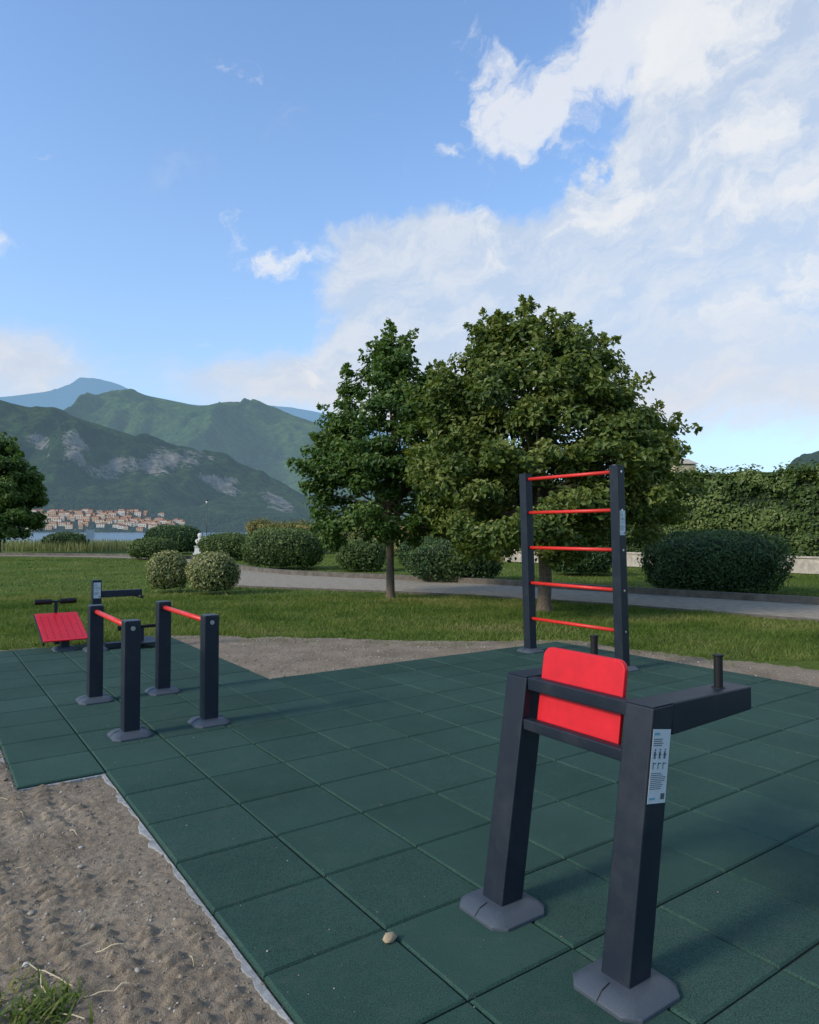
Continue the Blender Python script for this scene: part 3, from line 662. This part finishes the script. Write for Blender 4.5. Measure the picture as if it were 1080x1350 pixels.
for x_ in(-.35,.35):
    for z_ in(1.8,4.6): g.prism('window',c+np.array([x_,-1.22,z_-.5]),c+np.array([x_,-1.22,z_+.5]),xx,.2,yy,.03,winm,0)
# ------------------------------------------------------------------ mountains
def mountmat(name,cols,haze,hf,sc,con=.9):
    m,nt,p,o=newmat(name)
    f1=noise(nt,.004*sc,5,.6); f2=noise(nt,.045*sc,6,.85); f4=noise(nt,.012*sc,5,.7); rk=attr(nt,'rock')
    c=ramp(nt,f1,[(.3,cols[0]),(.7,cols[1])]); c=mixc(nt,con,c,ramp(nt,f2,[(.36,(.22,.24,.3)),(.64,(1.8,1.8,1.5))]),'MULTIPLY')
    c=mixc(nt,con*.8,c,ramp(nt,f4,[(.35,(.5,.55,.6)),(.65,(1.45,1.4,1.2))]),'MULTIPLY')
    rf=mth(nt,'ADD',rk,mth(nt,'MULTIPLY',mth(nt,'SUBTRACT',noise(nt,.018,8,.85),.5),4.6)); rf=ramp(nt,rf,[(.5,(0,0,0)),(.66,(1,1,1))])
    c=mixc(nt,rf,c,ramp(nt,noise(nt,.035,7,.9),[(.38,(.10,.09,.078)),(.58,(.44,.40,.35))]))
    nt.links.new(c,p.inputs['Base Color']); p.inputs['Roughness'].default_value=1; p.inputs['Specular IOR Level'].default_value=0
    bump(nt,p,f2,1.,28)
    e=nt.nodes.new('ShaderNodeEmission'); e.inputs[0].default_value=(*haze,1); e.inputs[1].default_value=1  # airlight painted in: flat bluish glow mixed into the surface as distance haze
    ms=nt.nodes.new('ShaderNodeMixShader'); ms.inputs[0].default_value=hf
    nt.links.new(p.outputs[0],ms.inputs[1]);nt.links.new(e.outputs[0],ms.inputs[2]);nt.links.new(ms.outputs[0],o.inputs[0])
    m.cycles.emission_sampling='NONE'; return m
def mtn_h(t,Y,prof,y0,y1,seed,amp=.26,crest=.02):
    H_=np.interp(t,[q[0] for q in prof],[q[1] for q in prof])*y1
    H_=(H_+np.interp(t-.015,[q[0] for q in prof],[q[1] for q in prof])*y1+np.interp(t+.015,[q[0] for q in prof],[q[1] for q in prof])*y1)/3
    X=t*Y; s=np.clip((Y-y0)/(y1-y0),0,None)
    up=np.where(s<1,s**.85,1-(s-1)**2*3)
    sc=2100./y1
    rid=1-np.abs(2*fbm(X*.0034*sc+seed,Y*.0013*sc,5,seed)-1)*2.4
    n_=fbm(X*.010*sc,Y*.005*sc,5,seed+4)-.5
    env=np.clip(s*(1.0-s)*4,0,1)**.8
    h=H_*up*(1-amp*.4*env)+H_*env*(rid*amp+n_*.30)+H_*crest*(fbm(t*22,Y*0,4,seed+9)-.5)*np.clip(s,0,1)
    return h
def mountain(name,prof,y0,y1,mat,seed,rock=False,nu=480,nv=190,t0=-1.1,t1=.35,zb=-2,amp=.26,crest=.02):
    t=np.linspace(t0,t1,nu); Ys=np.linspace(y0,y1*1.12,nv); T,Y,F=gridmesh(t,Ys); h=mtn_h(T,Y,prof,y0,y1,seed,amp,crest)
    rk=np.full(len(T),-3.)
    if rock:
        el=(h-1.5)/Y
        for (tx,ex,sx,sy,rot,amp_) in rock:
            dx=T-tx;dy=el-ex; c_,s_=math.cos(rot),math.sin(rot); u=(dx*c_+dy*s_)/sx; w=(-dx*s_+dy*c_)/sy
            rk=np.maximum(rk,amp_*np.exp(-(u*u+w*w))*1.9-1.05)
    mesh_np(name,np.stack([T*Y,Y,h+zb],1),F,mat,smooth=True,vattrs={'rock':rk})
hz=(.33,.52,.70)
PF=[(-1.1,.20),(-.75,.20),(-.587,.188),(-.50,.172),(-.43,.15),(-.36,.128),(-.28,.105),(-.21,.080),(-.15,.05),(-.08,.02),(.0,.005),(.35,.002)]
PM=[(-1.1,.15),(-.6,.15),(-.50,.165),(-.44,.188),(-.39,.197),(-.345,.190),(-.305,.178),(-.26,.190),(-.21,.178),(-.14,.160),(-.05,.12),(.05,.07),(.15,.03),(.35,.0)]
PB=[(-1.1,.19),(-.587,.193),(-.51,.203),(-.47,.220),(-.43,.217),(-.39,.198),(-.3,.18),(-.23,.185),(-.14,.174),(-.05,.15),(.1,.08),(.35,.02)]
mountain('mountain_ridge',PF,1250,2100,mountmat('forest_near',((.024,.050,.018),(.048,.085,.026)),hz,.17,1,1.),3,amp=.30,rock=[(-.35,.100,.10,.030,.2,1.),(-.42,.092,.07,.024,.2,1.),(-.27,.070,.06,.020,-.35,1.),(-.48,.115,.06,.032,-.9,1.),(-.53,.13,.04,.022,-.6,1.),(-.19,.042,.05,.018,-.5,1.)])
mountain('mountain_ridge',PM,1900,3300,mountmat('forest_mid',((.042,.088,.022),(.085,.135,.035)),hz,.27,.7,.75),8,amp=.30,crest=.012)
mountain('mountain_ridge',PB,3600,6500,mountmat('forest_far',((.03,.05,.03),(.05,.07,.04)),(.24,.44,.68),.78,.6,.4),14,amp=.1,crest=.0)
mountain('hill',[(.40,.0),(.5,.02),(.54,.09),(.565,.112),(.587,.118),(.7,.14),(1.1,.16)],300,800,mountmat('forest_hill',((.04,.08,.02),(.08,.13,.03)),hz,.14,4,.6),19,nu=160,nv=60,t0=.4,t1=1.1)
# village on far shore
v=[];f=[];mi=[];rd=random.Random(3)
wm=[simple('village_wall_%d'%i,c_,.9,.05,.1,0) for i,c_ in enumerate(((.46,.40,.31),(.50,.47,.41),(.42,.30,.21)))]; 
for k in range(210):
    t=rd.gauss(-.445,.045); Yh=rd.uniform(1256,1256+rd.uniform(10,130))
    if rd.random()<.38: t=rd.uniform(-.6,-.30); Yh=rd.uniform(1252,1275)
    z=float(mtn_h(np.array([t]),np.array([Yh]),PF,1250,2100,3,.30)[0])-2.5; z=min(z,32); X_=t*Yh; w=rd.uniform(3.5,8);d=rd.uniform(4,6);h=rd.uniform(5,9); b=len(v)
    z=max(z,-1.5); m=rd.randrange(3)
    for zz_ in(z,z+h):
        v+=[(X_-w,Yh-d,zz_),(X_+w,Yh-d,zz_),(X_+w,Yh+d,zz_),(X_-w,Yh+d,zz_)]
    v+=[(X_-w*.9,Yh,z+h+2.2),(X_+w*.9,Yh,z+h+2.2)]
    f+=[(b,b+1,b+5,b+4),(b+1,b+2,b+6,b+5),(b+2,b+3,b+7,b+6),(b+3,b,b+4,b+7),(b+4,b+5,b+9,b+8),(b+6,b+7,b+8,b+9),(b+7,b+4,b+8),(b+5,b+6,b+9)]; mi+=[m]*4+[3]*4
    for wi in range(3):
        for wz in(1.5,4.5):
            xx_=X_-w*.6+wi*w*.6; n0_=len(v); v+=[(xx_-.6,Yh-d-.1,z+wz),(xx_+.6,Yh-d-.1,z+wz),(xx_+.6,Yh-d-.1,z+wz+1.6),(xx_-.6,Yh-d-.1,z+wz+1.6)]; f.append((n0_,n0_+1,n0_+2,n0_+3)); mi.append(4)
mesh_np('lakeside_village',v,f,wm+[roofm,winm],midx=mi)
n=3500; t=rng.uniform(-.9,.2,n); Yh=rng.uniform(1248,1310,n); zt=mtn_h(t,Yh,PF,1250,2100,3,.30)-2
P=np.stack([t*Yh,Yh,np.maximum(zt,-1)+2.],1); sz=rng.uniform(2.,4.,n)
vv=IV[None]*sz[:,None,None]*rng.uniform(.8,1.2,(n,12,1))+P[:,None,:]; ff=(IF[None]+12*np.arange(n)[:,None,None]).reshape(-1,3)
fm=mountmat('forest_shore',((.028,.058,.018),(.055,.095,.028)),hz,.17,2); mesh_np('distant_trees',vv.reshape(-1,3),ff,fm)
# ------------------------------------------------------------------ light
el=math.radians(30); rot=math.radians(238)
sd=Vector((math.sin(rot)*math.cos(el),math.cos(rot)*math.cos(el),math.sin(el)))
ld=bpy.data.lights.new('sun','SUN'); ld.energy=2.9; ld.angle=math.radians(10); ld.color=(1,.89,.71)
lo=bpy.data.objects.new('sun',ld); lo.rotation_euler=(-sd).to_track_quat('-Z','Y').to_euler(); lo.location=(-20,-20,30); COL.objects.link(lo)
w=bpy.data.worlds.new('World'); S.world=w; w.use_nodes=True; nt=w.node_tree; bg=nt.nodes['Background']; bg.inputs[1].default_value=.15
sky=nt.nodes.new('ShaderNodeTexSky'); sky.sky_type='NISHITA'; sky.sun_disc=False; sky.sun_elevation=el; sky.sun_rotation=rot; sky.air_density=1.; sky.dust_density=.8; sky.ozone_density=2.
tc=nt.nodes.new('ShaderNodeTexCoord'); sp=nt.nodes.new('ShaderNodeSeparateXYZ'); nt.links.new(tc.outputs['Generated'],sp.inputs[0])
M=lambda op,a,b=None,c=None,clamp=False: mth(nt,op,a,b,c,clamp)
az=M('ARCTAN2',sp.outputs[0],sp.outputs[1]); ele=M('ARCSINE',sp.outputs[2])
def comb(x,y,z=0.):
    n=nt.nodes.new('ShaderNodeCombineXYZ')
    for i,v_ in enumerate((x,y,z)):
        if isinstance(v_,(int,float)): n.inputs[i].default_value=v_
        else: nt.links.new(v_,n.inputs[i])
    return n.outputs[0]
def srange(x,a,b):
    if a>b: return M('SUBTRACT',1.,srange(x,b,a))
    r=nt.nodes.new('ShaderNodeMapRange'); r.interpolation_type='SMOOTHSTEP'; nt.links.new(x,r.inputs[0]); r.inputs[1].default_value=a; r.inputs[2].default_value=b; return r.outputs[0]
base=comb(az,ele)
wn=nt.nodes.new('ShaderNodeTexNoise'); wn.inputs['Scale'].default_value=8; wn.inputs['Detail'].default_value=5; wn.inputs['Roughness'].default_value=.6; nt.links.new(base,wn.inputs['Vector'])
ws=nt.nodes.new('ShaderNodeSeparateColor'); nt.links.new(wn.outputs['Color'],ws.inputs[0])
azw=M('ADD',az,M('MULTIPLY',M('SUBTRACT',ws.outputs[0],.5),.16)); elw=M('ADD',ele,M('MULTIPLY',M('SUBTRACT',ws.outputs[1],.5),.11))
ca,sa=math.cos(.35),math.sin(.35)
u=M('ADD',M('MULTIPLY',azw,ca),M('MULTIPLY',elw,sa)); v_=M('SUBTRACT',M('MULTIPLY',elw,ca),M('MULTIPLY',azw,sa))
n1=noise(nt,1,6,.62,comb(M('MULTIPLY',u,10.),M('MULTIPLY',v_,16.),.7))
n2=noise(nt,1,5,.6,comb(M('MULTIPLY',u,3.5),M('MULTIPLY',v_,8.),4.1))
n3=noise(nt,1,6,.66,comb(M('MULTIPLY',u,9.),M('MULTIPLY',v_,20.),9.))
def gsum(lst):
    tot=None
    for (a0,e0,sa_,se,r_,am) in lst:
        c_,s_=math.cos(r_),math.sin(r_); dx=M('SUBTRACT',azw,a0); dy=M('SUBTRACT',elw,e0)
        p1=M('MULTIPLY',M('ADD',M('MULTIPLY',dx,c_),M('MULTIPLY',dy,s_)),1/sa_); p2=M('MULTIPLY',M('SUBTRACT',M('MULTIPLY',dy,c_),M('MULTIPLY',dx,s_)),1/se)
        q=M('ADD',M('MULTIPLY',p1,p1),M('MULTIPLY',p2,p2)); e_=M('MULTIPLY',M('EXPONENT',M('MULTIPLY',q,-1.)),am)
        tot=e_ if tot is None else M('ADD',tot,e_)
    return tot
edge_el=M('SUBTRACT',elw,M('MULTIPLY',M('MAXIMUM',M('SUBTRACT',azw,.22),0.),1.3))
main=M('MULTIPLY',M('MULTIPLY',srange(edge_el,.445,.405),srange(azw,-.16,-.07)),srange(elw,.06,.28))
main=M('MULTIPLY',main,srange(azw,2.4,1.2))
big=gsum([(.50,.60,.22,.13,.5,.75),(-.10,.215,.22,.05,0,.95),(.25,.20,.35,.09,0,.4),(-.55,.20,.12,.06,0,.7),(.6,.25,.3,.12,0,.2)])
puff=gsum([(.095,.605,.065,.045,.3,1.),(.135,.53,.065,.04,.2,.95),(.27,.585,.15,.06,.45,.9),(.045,.50,.025,.014,.1,.85),(-.245,.42,.032,.025,.3,.95),(-.19,.372,.05,.03,.1,.95),(-.53,.35,.05,.035,.2,.95),(.42,.5,.2,.12,.6,.62),(.42,.26,.08,.03,.4,.8),(-.07,.23,.13,.04,.1,.85),(.5,.35,.14,.1,.6,.62),(.0,.40,.13,.025,.05,.6),(.2,.40,.2,.05,.1,.5),(.42,.64,.2,.08,.4,.7)])
veil=srange(M('ADD',M('ADD',big,M('MULTIPLY',main,.85)),M('MULTIPLY',M('SUBTRACT',n2,.5),1.3)),.15,.8)
pu=srange(M('ADD',puff,M('MULTIPLY',M('SUBTRACT',n1,.5),3.4)),.5,1.3)
edge=M('MULTIPLY',veil,srange(n3,.38,.66))
horizon=M('POWER',M('SUBTRACT',1.,M('ABSOLUTE',sp.outputs[2]),clamp=True),3.)
skyc=mixc(nt,1.,sky.outputs[0],(1.5,1.72,1.92),'MULTIPLY')
skyc=mixc(nt,M('MULTIPLY',horizon,.82,clamp=True),skyc,(2.9,3.85,5.15))
c=mixc(nt,M('MULTIPLY',veil,.74,clamp=True),skyc,(3.9,4.45,5.2))
c=mixc(nt,M('MULTIPLY',edge,.6,clamp=True),c,(5.3,5.55,5.95))
c=mixc(nt,M('MULTIPLY',pu,.78,clamp=True),c,(5.9,5.97,6.1))
warm=M('MULTIPLY',srange(elw,.30,.16),M('MAXIMUM',veil,pu),clamp=True)
c=mixc(nt,M('MULTIPLY',warm,.35,clamp=True),c,(5.4,5.0,4.9))
nt.links.new(c,bg.inputs[0])
# ------------------------------------------------------------------ camera
cd=bpy.data.cameras.new('camera'); cd.sensor_fit='HORIZONTAL'; cd.sensor_width=36; cd.lens=36*920/1080; cd.clip_start=.05; cd.clip_end=20000
co=bpy.data.objects.new('camera',cd); co.location=(0,0,1.56); co.rotation_euler=(math.radians(90+1.56),0,0); COL.objects.link(co); S.camera=co
